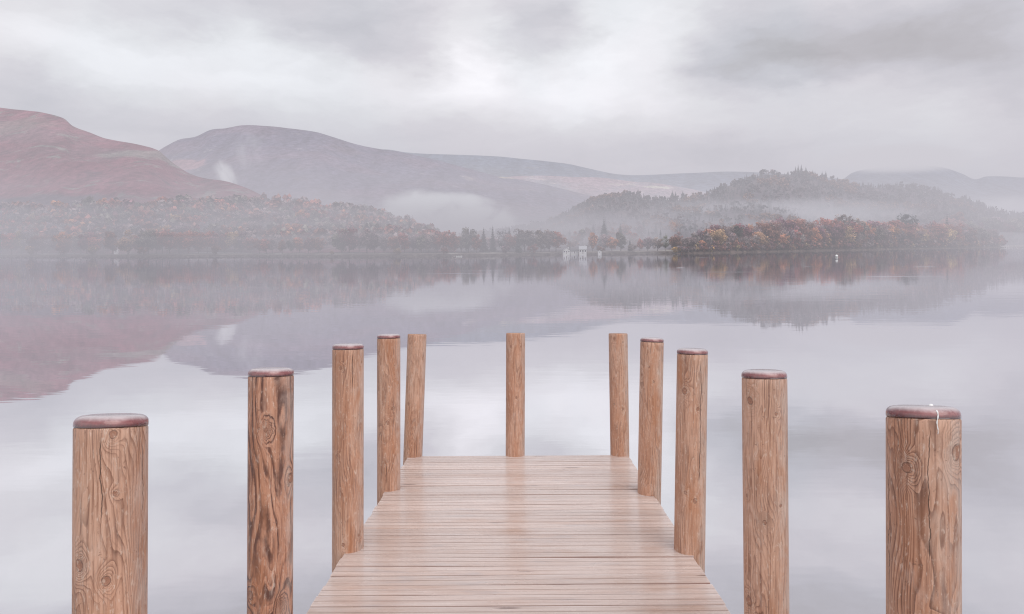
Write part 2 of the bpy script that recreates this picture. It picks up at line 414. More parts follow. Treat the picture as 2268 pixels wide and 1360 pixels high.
# a few cat's-paw ripples the lake carries in front of the island and the bay
b=MB()
for px,py,wpx,hh in [(1507,593.3,20,.04),(1640,601,170,.012),(1620,603.5,150,.010),(1790,590,22,.02),(1555,571,30,.03),(2050,591,60,.03),(1065,600,120,.02),(1010,606,160,.02),(1680,567,16,.03),(30,580,50,.02),(2000,612,220,.02)]:
    Z=CAMH*F/(py+ROLL*(px-CX)-H0); c=at(px,py,Z); hw=wpx*Z/F/2; n=14; vs=[]; fs=[]
    for i in range(n+1):
        u=i/n*2-1; k=(1-u*u)**.7; wob=.25*mnoise.noise(Vector((px,u*3,0)))
        for yy,zz in ((-.5,-.004),(-.15,hh*.6*k),(.05,hh*k),(.4,-.004)):
            vs.append((c.x+u*hw,c.y+yy*(.3+.7*k)+wob,zz))
    for i in range(n):
        for j in range(3): fs.append((i*4+j,(i+1)*4+j,(i+1)*4+j+1,i*4+j+1))
    b.add(vs,fs)
ro=b.build('ripples',mLake,lake,smooth=True)
m,t=material('lake_mud'); finish(t,pbsdf(t,t.ramp(t.noise(t.new('ShaderNodeNewGeometry').outputs['Position'],.8,4),[(.3,(.04,.035,.03)),(.7,(.09,.08,.07))]),.9,.1))
b=MB(); b.add([(-9000,-400,-2.4),(9000,-400,-2.4),(9000,9000,-2.4),(-9000,9000,-2.4)],[(0,1,2,3)])
tag(b.build('lake_bed',m),kind='structure')

# ================================================================== trees
def leaf_material(name, sh=1.0):
    m,t=material(name)
    oi=t.new('ShaderNodeObjectInfo'); at_=t.new('ShaderNodeAttribute',attribute_name='tone')
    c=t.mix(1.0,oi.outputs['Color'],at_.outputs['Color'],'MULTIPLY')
    g=t.new('ShaderNodeTexCoord').outputs['Object']
    c=t.mix(1.0,c,t.ramp(t.noise(g,9,3,.6),[(.3,.65),(.7,1.35)]),'MULTIPLY')
    df=pbsdf(t,c,.85,.08)
    tr=t.new('ShaderNodeBsdfTranslucent',{'Color':c})
    finish(t,t.new('ShaderNodeMixShader',{0:.38,1:df,2:tr.outputs[0]}).outputs[0])
    return m
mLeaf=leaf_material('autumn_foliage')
def bark_material(name, a, b_):
    m,t=material(name); g=t.new('ShaderNodeTexCoord').outputs['Object']
    finish(t,pbsdf(t,t.ramp(t.noise(t.vm('MULTIPLY',g,(30,30,6)),1,4,.6),[(.3,a),(.7,b_)]),.9,.1))
    return m
mBark=bark_material('grey_bark',(.07,.055,.055),(.17,.14,.135))
mBirch=bark_material('pale_bark',(.25,.22,.22),(.5,.47,.46))

def clumps(mb, rng, cs, nleaf, ls, flat=.5):
    """leaf-sized faces scattered round clump centres; each clump has its own brightness"""
    for (c,r) in cs:
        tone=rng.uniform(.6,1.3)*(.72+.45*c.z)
        for _ in range(nleaf):
            d=Vector((rng.gauss(0,1),rng.gauss(0,1),rng.gauss(0,.8))); d.normalize()
            p=c+d*r*rng.uniform(.45,1.08)
            if p.z<.02: continue
            nrm=(d+Vector((rng.gauss(0,.6),rng.gauss(0,.6),rng.gauss(0,.6)+.3))).normalized()
            a=nrm.orthogonal().normalized(); bb=nrm.cross(a)
            ro=rng.uniform(0,6.28); u=(a*math.cos(ro)+bb*math.sin(ro))*ls*rng.uniform(.6,1.4); v=(bb*math.cos(ro)-a*math.sin(ro))*ls*rng.uniform(.5,1.1)
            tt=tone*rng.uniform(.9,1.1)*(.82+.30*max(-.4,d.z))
            mb.add([p-u-v*.4,p-v,p+u-v*.2,p+u*.5+v,p-u*.6+v*.8],[(0,1,2,3,4)],(tt,tt*rng.uniform(.94,1.04),tt,1))
def broadleaf(seed, kind):
    rng=random.Random(seed); cr=MB(); tr=MB()
    base={'round':.09,'tall':.07,'wide':.12,'shrub':.02,'sparse':.12}[kind]
    rx={'round':.40,'tall':.27,'wide':.52,'shrub':.62,'sparse':.30}[kind]
    n={'round':30,'tall':30,'wide':36,'shrub':26,'sparse':26}[kind]
    cs=[]
    zc=(1+base)/2; rz=(1-base)/2
    for i in range(n):
        for _ in range(30):
            d=Vector((rng.uniform(-1,1),rng.uniform(-1,1),rng.uniform(-1,1)))
            if .35<d.length<.92: break
        if d.z<0: d.x*=.9; d.y*=.9
        r=rng.uniform(.09,.17)*(rx/.4)**.5
        cs.append((Vector((d.x*rx*.92,d.y*rx*.92,zc+d.z*rz*.86)),r))
    clumps(cr,rng,cs,{'sparse':30,'shrub':46}.get(kind,56),{'sparse':.020,'shrub':.037}.get(kind,.031))
    bend=Vector((rng.uniform(-.03,.03),rng.uniform(-.03,.03),0))
    th=.62 if kind!='shrub' else .4
    tr.tube([(0,0,-.04),bend*.5+Vector((0,0,base)),bend+Vector((0,0,th))],[.028,.021,.009],7)
    for i in range(6 if kind!='shrub' else 4):
        c,r=cs[rng.randrange(len(cs))]; z=rng.uniform(base*.9,th*.8)
        s=bend*(z/th)+Vector((0,0,z)); mid=s.lerp(c,.5)+Vector((0,0,.03))
        tr.tube([s,mid,c],[.012,.008,.003],5)
    return tr,cr
def conifer(seed, kind='spruce'):
    rng=random.Random(seed); cr=MB(); tr=MB()
    if kind=='pine':
        cs=[(Vector((rng.uniform(-.2,.2),rng.uniform(-.2,.2),rng.uniform(.55,.95))),rng.uniform(.09,.15)) for _ in range(16)]
        cs+=[(Vector((rng.uniform(-.1,.1),rng.uniform(-.1,.1),rng.uniform(.9,1.0))),.08) for _ in range(3)]
        clumps(cr,rng,cs,50,.024)
        tr.tube([(0,0,-.04),(.01,0,.5),(.0,.01,.95)],[.024,.018,.006],7)
        for c,r in cs[:7]: tr.tube([(0,0,c.z-.1),c*.6+Vector((0,0,c.z*.4-.02)),c],[.009,.006,.003],5)
        return tr,cr
    rings=17; wmax=rng.uniform(.21,.28)
    for i in range(rings):
        f=i/(rings-1); z=.08+.9*f; L=wmax*(1-f)**.85*rng.uniform(.85,1.1)+.008
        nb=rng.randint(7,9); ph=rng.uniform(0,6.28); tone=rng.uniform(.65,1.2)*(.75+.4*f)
        for k in range(nb):
            a=ph+6.283*k/nb+rng.uniform(-.2,.2); l=L*rng.uniform(.6,1.15)
            d=Vector((math.cos(a),math.sin(a),0)); s=Vector((-d.y,d.x,0))
            o=Vector((0,0,z)); tip=o+d*l+Vector((0,0,-l*.55)); wd=l*.32+.008
            tt=tone*rng.uniform(.8,1.2)
            cr.add([o+Vector((0,0,.028)),o+d*l*.5+s*wd+Vector((0,0,-l*.32)),tip,o+d*l*.5-s*wd+Vector((0,0,-l*.32)),o+d*l*.5+Vector((0,0,-l*.1))],[(0,1,4),(1,2,4),(2,3,4),(3,0,4)],(tt,tt,tt,1))
    tr.tube([(0,0,-.04),(0,0,.5),(0,0,.99)],[.018,.011,.002],6)
    return tr,cr
KINDS={}
for kind,seeds in (('round',(1,2,3,14)),('tall',(4,5,15)),('wide',(6,7,16)),('shrub',(8,9)),('sparse',(10,11,12))):
    for sd in seeds:
        tr,cr=broadleaf(sd,kind)
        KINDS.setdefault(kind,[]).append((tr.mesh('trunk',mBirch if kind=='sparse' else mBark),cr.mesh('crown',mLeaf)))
for sd in (21,22,23):
    tr,cr=conifer(sd); KINDS.setdefault('spruce',[]).append((tr.mesh('trunk',mBark),cr.mesh('crown',mLeaf)))
for sd in (31,32):
    tr,cr=conifer(sd,'pine'); KINDS.setdefault('pine',[]).append((tr.mesh('trunk',mBark),cr.mesh('crown',mLeaf)))
NAMES={'round':'broadleaf_tree','tall':'broadleaf_tree','wide':'broadleaf_tree','sparse':'birch_tree','shrub':'shrub','spruce':'spruce_tree','pine':'pine_tree'}
CATS={'round':'tree','tall':'tree','wide':'tree','sparse':'tree','shrub':'shrub','spruce':'conifer','pine':'pine'}
FORM={'round':'round tree','tall':'tall tree','wide':'spreading tree','sparse':'thin birch','shrub':'bush','spruce':'pointed spruce','pine':'pine'}
PAL={'russet':(.43,.18,.145),'rust brown':(.35,.18,.145),'orange':(.54,.27,.16),'ochre':(.50,.36,.22),'golden':(.72,.50,.22),
     'dull green':(.26,.24,.205),'grey brown':(.33,.26,.26),'pale grey':(.34,.305,.315),'dark green':(.09,.10,.095),'pale yellow':(.85,.68,.36),'plum':(.27,.14,.16)}
TREES=[]
rngT=random.Random(77)
def tree(kind, colour, pos, h, row, px, wide=1.0):
    v=KINDS[kind][rngT.randrange(len(KINDS[kind]))]
    e=empty(NAMES[kind],pos,rngT.uniform(0,6.28))
    sx=h*rngT.uniform(.9,1.15)*wide; e.scale=(sx,sx,h)
    k=rngT.uniform(1.05,1.40); c=PAL[colour]
    for nm,me in (('trunk',v[0]),('crown',v[1])):
        o=bpy.data.objects.new(nm,me); COL.objects.link(o); o.parent=e
        o.color=(c[0]*k*rngT.uniform(.93,1.07),c[1]*k*rngT.uniform(.93,1.07),c[2]*k*rngT.uniform(.93,1.07),1)
    TREES.append((e,kind,colour,row,px)); return e
def pick(rng, w):
    s=sum(w.values()); r=rng.uniform(0,s)
    for k,x in w.items():
        r-=x
        if r<=0: return k
    return k
rg=random.Random(5)
# shoreline row of the far shore
mixL={'russet':5,'rust brown':4,'grey brown':2,'ochre':1.3,'orange':1.5,'plum':1.5,'dull green':1}
mixM={'rust brown':3,'grey brown':3,'dull green':2.5,'russet':2,'ochre':1.2,'orange':1,'plum':2}
px=-60
while px<1500:
    px+=rg.uniform(13,23)
    if 716<px<752 or 1238<px<1305 or 250<px<264: continue
    zs=Zs(px)+rg.uniform(4,13); hp=rg.uniform(40,60)
    if px<560: hp=rg.uniform(42,58)
    if 560<px<720: hp=rg.uniform(30,44)
    if px>1300: hp=rg.uniform(30,48)
    kind=pick(rg,{'round':4,'tall':2,'wide':3,'sparse':1.2})
    if px>1000 and rg.random()<.12: kind='spruce'
    colr='dark green' if kind=='spruce' else ('pale grey' if kind=='sparse' and rg.random()<.6 else pick(rg,mixL if px<600 else mixM))
    tree(kind,colr,((px-CX)*zs/F,zs,1.15),hp*zs/F,"in shoreline row",px)
for px,hp in ((70,24),(140,30),(205,22),(318,24),(478,22),(735,10),(880,16),(985,18),(1120,20),(1180,22),(1330,16),(1400,20)):
    zs=Zs(px)+2.5
    tree('shrub',pick(rg,{'ochre':2,'rust brown':2,'grey brown':1}),((px-CX)*zs/F,zs,.75),hp*zs/F,"at far waterline",px)
def vA(px,py):
    lo,hi=0.0,1.0
    for _ in range(18):
        m_=(lo+hi)/2; q=hA(px,m_); y=H0+(CAMH-q.z)*F/q.y-ROLL*(px-CX)
        if y>py: lo=m_
        else: hi=m_
    return lo
# the wooded slope behind it, rows going up
mixS={'dull green':2.4,'grey brown':3.4,'rust brown':2.2,'orange':1.7,'ochre':2,'pale grey':1.9,'russet':1.8,'plum':1.0}
for row,v0,v1,step,hp0,hp1,top in (("low on wooded slope",546,528,19,34,50,955),("midway up wooded slope",522,503,21,36,52,900),("high on wooded slope",496,474,22,30,44,860)):
    px=-40
    while px<top:
        px+=rg.uniform(step*.65,step*1.35)
        if row.startswith('high') and px<170: continue
        v=min(.93,vA(px,rg.uniform(v1,v0))); q=hA(px,v)
        kind=pick(rg,{'round':5,'tall':2.4,'wide':2.5,'sparse':1.6,'spruce':.6 if px>450 else .15})
        colr='dark green' if kind=='spruce' else ('pale grey' if kind=='sparse' and rg.random()<.55 else pick(rg,mixS))
        tree(kind,colr,q-Vector((0,0,.2)),rg.uniform(hp0,hp1)*q.y/F,row,px)
# its skyline between the moor and the valley
px=585
while px<950:
    px+=rg.uniform(11,17); v=rg.uniform(.84,.96); q=hA(px,v)
    colr=pick(rg,{'russet':3,'rust brown':3,'plum':3,'dull green':2,'grey brown':1})
    tree(pick(rg,{'round':4,'wide':3}),colr,q-Vector((0,0,.3)),rg.uniform(12,20)*q.y/F,"on wooded skyline",px)
tree('round','rust brown',hA(585,.93),17*hA(585,.93).y/F,'alone where moor meets wood',585)
for px,hp in ((842,34),(858,33),(868,24),(908,40),(918,34),(792,20)):
    q=hA(px,.55 if px<900 else .5); tree('spruce','dark green',q-Vector((0,0,.3)),(hp+18)*q.y/F,"on wooded skyline",px,1.2)
# middle bay: conifers and mixed trees above the shoreline
px=950
while px<1500:
    px+=rg.uniform(10,16); v=rg.uniform(.05,.22); q=hF(px,v)
    kind=pick(rg,{'spruce':1.6,'round':2.8,'tall':1.4,'sparse':.6})
    colr='dark green' if kind=='spruce' else pick(rg,mixM)
    tree(kind,colr,q-Vector((0,0,.2)),rg.uniform(24,40)*q.y/F,"on rise behind bay",px)
for px,hp in ((1128,50),(1198,46),(1338,62),(1374,50)):
    q=hF(px,.06); tree('spruce','dark green',q,hp*q.y/F,"towering above bay trees",px,1.1)
# skyline of the crag
sk=[]
px=1205
while px<2180:
    px+=rg.uniform(9,17); v=rg.uniform(.93,1.0); q=hF(px,v)
    kind=pick(rg,{'spruce':2.6,'round':3,'pine':1.6}) if 1330<px<2100 else 'spruce'
    tree(kind,'dark green' if kind!='round' else 'dull green',q-Vector((0,0,.6)),rg.uniform(6,12)*q.y/F*(1.35 if kind=='spruce' else 1),"on crag skyline",px)
for px,hp in ((1688,21),(1694,22),(1712,20),(1763,20),(1769,24),(1776,25),(1786,22),(1801,17),(1806,15),(1822,17),(1830,20),(1414,20),(1490,22),(1497,20),(1513,20)):
    hp*=(1.0 if px not in (1688,1694,1712) else .6); q=hF(px,.99); tree('pine' if px in (1688,1694,1712) else 'spruce','dark green' if px!=1712 else 'grey brown',q-Vector((0,0,.5)),hp*1.1*q.y/F,"standing proud on crag",px,1.15)
# the island
mixI={'russet':2.6,'rust brown':5,'orange':1.3,'ochre':1.2,'grey brown':4,'dull green':1.4,'plum':2.2}
itop=[(1500,540),(1522,518),(1545,504),(1575,494),(1600,491),(1640,488),(1680,492),(1700,480),(1740,477),(1800,480),(1850,478),(1900,482),(1960,482),(2000,480),(2040,490),(2090,488),(2130,492),(2170,497),(2205,505),(2222,522)]
def island_tree(px,v,kind,colr,hp,row,wide=1.0):
    q=island_h(px,v); q.z=max(.3,q.z)-.1
    tree(kind,colr,q,hp*q.y/F,row,px,wide)
px=1520
while px<2212:
    px+=rg.uniform(12,20)
    q=island_h(px,.62); base=H0+(CAMH-q.z)*F/q.y-ROLL*(px-CX)
    kind=pick(rg,{'round':4,'wide':3,'tall':2,'sparse':1})
    island_tree(px,rg.uniform(.5,.75),kind,'grey brown' if kind=='sparse' else pick(rg,mixI),(base-lerp_list(itop,px))*rg.uniform(.9,1.0),"along island back",1.05)
px=1512
while px<2205:
    px+=rg.uniform(11,17)
    full=(556-lerp_list(itop,px))
    kind=pick(rg,{'round':4,'wide':2,'tall':2.5,'sparse':1})
    island_tree(px,rg.uniform(.16,.4),kind,'grey brown' if kind=='sparse' else pick(rg,mixI),full*rg.uniform(.45,.85),"in island middle")
px=1498
while px<2200:
    px+=rg.uniform(9,17)
    island_tree(px,rg.uniform(.05,.1),'shrub',pick(rg,{'ochre':2.2,'rust brown':2.4,'golden':.8,'grey brown':1.6,'plum':1}),rg.uniform(10,18),"along island waterline")
island_tree(1497.5,.35,'shrub','golden',15,'at the near tip of the island')
for px,v,kind,colr,hp,row in ((1565,.3,'spruce','dark green',52,"among island trees"),(1632,.3,'pine','dark green',50,"among island trees"),(1868,.6,'pine','grey brown',70,"among island trees"),
    (2005,.6,'pine','dark green',69,"among island trees"),(2098,.7,'spruce','dark green',72,"among island trees"),(1985,.12,'round','dark green',44,"among island trees"),(2065,.5,'round','plum',58,"among island trees"),
    (2095,.2,'sparse','pale yellow',46,"among island trees"),(2104,.2,'round','pale yellow',42,"among island trees"),(2046,.2,'round','pale yellow',34,"among island trees"),(1830,.12,'tall','golden',38,"among island trees"),(1728,.12,'round','orange',38,"among island trees"),(1741,.13,'tall','orange',36,"among island trees")):
    island_tree(px,v,kind,colr,hp,row)
ru=random.Random(4); ub=MB()
def undergrowth():
    for i in range(900):
        px_=ru.uniform(1502,2222); v=ru.uniform(.03,.45)
        q=island_h(px_,v); q.z=max(.1,q.z)-.2
        c=PAL[pick(ru,{'rust brown':5,'grey brown':4,'plum':3,'russet':2,'ochre':1})]; k=ru.uniform(.55,.95)
        small_broadleaf(ub,q,ru.uniform(9,22)*min(1,(px_-1490)/50)*q.y/F,tuple(x*k for x in c),ru)
# trees of the mainland past the island's far tip
px=2090
while px<2330:
    px+=rg.uniform(13,21); v=rg.uniform(.03,.3); q=hF(px,v)
    tree(pick(rg,{'round':4,'wide':3,'tall':1}),pick(rg,{'grey brown':3,'dull green':2,'rust brown':2,'plum':2}),q,rg.uniform(48,64)*q.y/F,"past island far tip",px)

# labels: colour + form + row, counted from the nearest landmark with that look
LM=[('left picture edge',0),('nearest left post',247),('second left post',600),('middle end post',1142),('the lakeside houses',1272),('island tip',1496),('the white buoy',1853),('nearest right post',2044),('right picture edge',2268)]
ORD=['first','second','third','fourth','fifth','sixth','seventh','eighth','ninth','tenth','eleventh','twelfth']
from collections import defaultdict
cnt=defaultdict(list)
for e,kind,colr,row,px in TREES:
    li=min(range(len(LM)),key=lambda i:abs(LM[i][1]-px)); side='right' if px>=LM[li][1] else 'left'
    cnt[(colr,kind,row,li,side)].append((abs(px-LM[li][1]),e))
GR={'shrub':'bushes along the water','spruce':'conifers round the lake','pine':'pines round the lake','sparse':'birches round the lake'}
for (colr,kind,row,li,side),L in cnt.items():
    L.sort(key=lambda x:x[0])
    for i,(dd,e) in enumerate(L):
        o=ORD[min(i,11)]
        lab=f"{o} {colr} {FORM[kind]} {row}, {side} of {LM[li][0]}" if len(L)>1 else f"{colr} {FORM[kind]} {row}, {side} of {LM[li][0]}"
        tag(e,lab,CATS[kind],GR.get(kind,'autumn trees round the lake'))

# far woods that read as one mass
mMass,t=material('forest_foliage'); a_=t.new('ShaderNodeAttribute',attribute_name='tone').outputs['Color']
g=t.new('ShaderNodeNewGeometry').outputs['Position']
finish(t,pbsdf(t,t.mix(1.0,a_,t.ramp(t.noise(g,.8,3,.6),[(.3,.7),(.7,1.3)]),'MULTIPLY'),.9,.05))
def small_conifer(mb,p,h,c,rng):
    for i in range(5):
        f=i/5; z=h*(.08+.8*f); r=h*.2*(1-f)**.8*rng.uniform(.8,1.2); n=5; ph=rng.uniform(0,6)
        ring=[p+Vector((math.cos(ph+6.283*k/n)*r*rng.uniform(.6,1.2),math.sin(ph+6.283*k/n)*r*rng.uniform(.6,1.2),z-h*.03)) for k in range(n)]
        tp=p+Vector((rng.uniform(-.02,.02)*h,0,min(h,z+h*.34))); s=rng.uniform(.85,1.15)
        mb.add(ring+[tp],[(k,(k+1)%n,n) for k in range(n)],(c[0]*s,c[1]*s,c[2]*s,1))
def small_broadleaf(mb,p,h,c,rng):
    for i in range(9):
        o=p+Vector((rng.gauss(0,.2)*h,rng.gauss(0,.2)*h,h*rng.uniform(.35,.95)))
        s=rng.uniform(.65,1.3)
        for _ in range(9):
            d=Vector((rng.gauss(0,1),rng.gauss(0,1),rng.gauss(0,1))).normalized(); q=o+d*h*rng.uniform(.06,.16)
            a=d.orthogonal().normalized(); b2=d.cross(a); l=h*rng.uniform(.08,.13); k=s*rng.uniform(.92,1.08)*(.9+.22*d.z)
            mb.add([q-a*l-b2*l,q+a*l-b2*l*.6,q+a*l*.5+b2*l,q-a*l*.8+b2*l*.7],[(0,1,2,3)],(c[0]*k,c[1]*k,c[2]*k,1))
rf=random.Random(12); mb=MB()
for i in range(4600):
    px=rf.uniform(1020,2330); v=rf.random()**.8*.99+.01
    q=hF(px,v); sp=rf.random()
    orange = mnoise.noise(Vector((px*.012,v*6,2)))>.22
    c=(.115,.115,.12) if not orange else (.27,.165,.125)
    k=rf.uniform(.85,1.15); c=tuple(x*k for x in c)
    hh=rf.uniform(9,15)*q.y/F
    if sp<.7 and not orange: small_conifer(mb,q,hh,c,rf)
    else:
        if not orange: c=tuple(x*k for x in pick(rf,{(.14,.13,.125):2,(.18,.14,.14):2,(.12,.12,.12):2}))
        small_broadleaf(mb,q,hh,c,rf)
fo=mb.build('forest',mMass); tag(fo,kind='stuff',label='dark conifer forest covering the crag behind the island',cat='forest')
mb=MB()
for i in range(900):
    px=rf.uniform(-80,960); v=rf.random()
    top_=lerp_list([(0,486),(170,480),(260,462),(420,455),(520,446),(590,452),(640,463),(700,474),(780,487),(860,504),(960,540)],px)
    py_=556+(top_-556)*v**.85; v=vA(px,py_); q=hA(px,v)
    c=PAL[pick(rf,{'dull green':3,'grey brown':4,'rust brown':3,'plum':2,'russet':2,'orange':.8})]; k=rf.uniform(.9,1.3)
    small_broadleaf(mb,q-Vector((0,0,.3)),rf.uniform(26,42)*q.y/F*(.55 if py_<470 else 1),tuple(x*k for x in c),rf)
undergrowth(); uo=ub.build('undergrowth',mMass); tag(uo,kind='stuff',label='rust brown scrub under the island trees',cat='undergrowth')
fo=mb.build('woodland',mMass); tag(fo,kind='stuff',label='mixed autumn woodland filling the lower slope on the left',cat='woodland')

# ================================================================== small things on the far shore
def plain(name,col,rough=.6,sc=3.0,var=.2):
    m,t=material(name); g=t.new('ShaderNodeTexCoord').outputs['Object']
    n=t.noise(g,sc,4,.6)
    finish(t,pbsdf(t,t.mix(1.0,col,t.ramp(n,[(.3,1-var),(.7,1+var*.4)]),'MULTIPLY'),rough,.3)); return m
mWhite=plain('white_render',(.80,.80,.82),.7,2,.12); mSlate=plain('slate_roof',(.20,.20,.22),.6,6,.3); mGlass=plain('dark_window',(.05,.06,.07),.2)
mPaint=plain('white_paint',(.9,.9,.9),.35,4,.08); mWoodD=plain('weathered_wood',(.35,.31,.28),.8,8,.3); mPaleRoof=plain('pale_roof',(.55,.56,.6),.5,6,.2)
def house(px,py,Z,wpx,hpx,depth,label,roofm,rz=0.0,gable=False,chim=True):
    p_=at(px,py,Z); e=empty('house',(p_.x,Z,p_.z),rz); k=Z/F
    w=wpx*k/2; h=hpx*k; d=depth/2; eav=h*.6
    b=MB()
    vs=[(-w,-d,-1.5),(w,-d,-1.5),(w,d,-1.5),(-w,d,-1.5),(-w,-d,eav),(w,-d,eav),(w,d,eav),(-w,d,eav)]
    fs=[(0,1,5,4),(1,2,6,5),(2,3,7,6),(3,0,4,7)]
    if gable: vs+=[(0,-d,h),(0,d,h)]; fs+=[(4,5,8),(6,7,9)]
    else: vs+=[(-w,0,h),(w,0,h)]; fs+=[(4,7,8),(5,9,6)]
    b.add(vs,fs); b.build('wall',mWhite,e)
    b=MB(); o=.15
    if gable:
        b.add([(-w-o,-d-o,eav-.05),(0,-d-o,h+.12),(0,d+o,h+.12),(-w-o,d+o,eav-.05),(w+o,-d-o,eav-.05),(w+o,d+o,eav-.05)],[(0,1,2,3),(1,4,5,2)])
    else:
        b.add([(-w-o,-d-o,eav-.05),(w+o,-d-o,eav-.05),(w+o,0,h+.12),(-w-o,0,h+.12),(-w-o,d+o,eav-.05),(w+o,d+o,eav-.05)],[(0,1,2,3),(3,2,5,4)])
    ro=b.build('roof',roofm,e)
    if chim:
        b=MB(); b.box(w*.5,w*.5+.25,-.12,.13,h*.8,h+.45); b.build('chimney',mWhite,ro)
    n=max(1,int(wpx/5))
    for i in range(n):
        x=-w+2*w*(i+.5)/n; b=MB(); ws=.16*eav; b.box(x-ws,x+ws,-d-.03,-d+.02,eav*.42,eav*.78); b.build('window',mGlass,e)
    b=MB(); b.box(-w*.1,w*.12,-d-.03,-d+.02,-.02,eav*.35); b.build('door',mWoodD,e)
    tag(e,label,'house','white houses on the far shore'); return e
house(1254,561.5,296,15,12,2.4,'bright white gabled house at the water, left of its pair',mPaleRoof,0.1,True)
house(1272,561,300,17,8,2.0,'low grey roofed cottage joining two white lakeside houses',mSlate,0,False,False)
house(1291,561.5,298,16,16,2.4,'taller white house with pale roof, right of its pair',mPaleRoof,-.1,False)
house(1328,560.5,304,8,6,1.4,'tiny white gabled hut right of the white lakeside houses',mPaleRoof,0,True,False)
house(258,560,330,8,7,1.4,'small white hut glimpsed between shoreline trunks on the left',mWhite,.2,False,False)
q=hA(796,.3); house(796,521,q.y,8,14,1.6,'narrow white house half hidden among trees on the slope',mSlate,.3,True)
def boat(px,py,Z,lpx,label,mast=0):
    p_=at(px,py,Z); e=empty('boat',(p_.x,Z,0),.15); L=lpx*Z/F/2; b=MB(); n=12; vs=[]; fs=[]
    for i in range(n+1):
        u=i/n*2-1; k=max(.04,1-max(0,u)**2.4) if u>0 else max(.55,1-.45*u*u); bw=L*.34*k; sh=L*(.26+.10*u*u)
        vs+=[(u*L,-bw,sh),(u*L,-bw*.75,-.02),(u*L,0,-.07),(u*L,bw*.75,-.02),(u*L,bw,sh),(u*L,bw*.85,sh-.02),(u*L,0,.05),(u*L,-bw*.85,sh-.02)]
    for i in range(n):
        for j in range(8): fs.append((i*8+j,(i+1)*8+j,(i+1)*8+(j+1)%8,i*8+(j+1)%8))
    fs+=[tuple(range(7,-1,-1)),tuple(n*8+j for j in range(8))]
    b.add(vs,fs); b.build('hull',mPaint,e)
    for u in (-.35,.15):
        b=MB(); b.box(u*L-.07*L,u*L+.07*L,-L*.3,L*.3,L*.2,L*.24); b.build('seat',mWoodD,e)
    if mast:
        b=MB(); b.tube([(L*.1,0,0),(L*.1,0,mast*Z/F)],[.04*L,.02*L],8); b.build('mast',mPaint,e)
    tag(e,label,'boat','small boats moored at the far shore'); return e
boat(1017,567.2,255,13,'small white rowing boat moored below the far wooded shore')
boat(92,568.6,358,6,'tiny white sailing dinghy with bare mast at the left shore',9)
# buoy
q=at(1853,572,F*CAMH/(572+ROLL*(1853-CX)-H0)); e=empty('buoy',(q.x,q.y,0))
k=q.y/F
b=MB(); b.lathe([(.001,-.35*k*6),(1.6*k,-.2*k*6),(3.0*k,.2*k*6),(3.2*k,.6*k*6),(2.6*k,1.0*k*6),(1.4*k,1.25*k*6),(.5*k,1.32*k*6)],24); b.build('float',mPaint,e,True)
b=MB(); b.lathe([(3.22*k,.40*k*6),(3.30*k,.45*k*6),(3.30*k,.62*k*6),(3.22*k,.66*k*6)],24); b.build('band',plain('grey_band',(.22,.2,.22)),e,True)
b=MB(); b.tube([(-.9*k,0,1.28*k*6),(-.7*k,0,1.55*k*6),(.7*k,0,1.55*k*6),(.9*k,0,1.28*k*6)],[.25*k]*4,6); b.build('ring',mWoodD,e)
tag(e,'round white mooring buoy floating in front of the island','buoy')
# little landing stage at the island's far tip
q=island_h(2222,.0); k=q.y/F; e=empty('landing_stage',(q.x,q.y-2,0))
b=MB(); b.box(-9*k,9*k,-1.2,1.2,1.6*k,2.3*k); b.build('platform',plain('pale_boards',(.7,.68,.66)),e)
for x in (-8,-4,0,4,8):
    b=MB(); b.tube([(x*k,-1.0,-1),(x*k,-1.0,4.5*k)],[.45*k,.4*k],6); b.build('leg',mPaint,e)
tag(e,'pale little landing stage at the far tip of the island','jetty')

# ================================================================== mist banks
BR=(.74,.745,.79); PALE=(.64,.65,.70)
wisp('slope_plume',500,388,730,46,92,50,.10,(.82,.82,.86),(1.8,1.2,1.0),(.30,.62),'bright puff of mist rising behind the red moor',R(-24))
wisp('fell_wisp',545,330,900,110,150,70,.020,PALE,(2.2,1.2,1.3),(.44,.72),'faint ragged wisp of mist climbing the back fell')
wisp('valley_dome',1000,516,690,400,210,90,.20,(.73,.74,.78),(2.3,.8,1.7),(.33,.64),'dome of bright mist hanging over the valley mouth',R(10),True)
wisp('valley_floor',960,492,720,460,90,120,.010,(.64,.655,.71),(1.4,1,.8),(.25,.65),'pale mist filling the valley floor below the dome')
wisp('slope_foot',760,455,640,420,80,80,.007,(.60,.62,.68),(1.2,1,.8),(.3,.65),'thin mist drifting along the foot of the back fell',R(8))
wisp('bay_wisp',1250,506,420,130,34,40,.012,(.60,.62,.68),(1.4,1,.9),(.3,.62),'small mist patch over the trees behind the houses')
wisp('crag_band',1760,472,720,800,92,140,.016,(.565,.56,.615),(1.7,1,.6),(.15,.55),'band of mist across the foot of the wooded crag')
wisp('crag_tail',1560,470,600,460,110,90,.008,(.56,.555,.61),(1.4,1,.7),(.25,.6),'soft mist over the lower forest left of the crag')
wisp('right_bank',2230,455,1500,240,60,200,.012,(.70,.70,.74),(1.4,1,.7),(.25,.62),'pale mist bank right of the wooded crag')
wisp('peak_cloud',1990,350,2150,440,84,260,.030,(.69,.68,.715),(1.5,1,.7),(.12,.5),'cloud cap hiding the summit of the far right mountain')

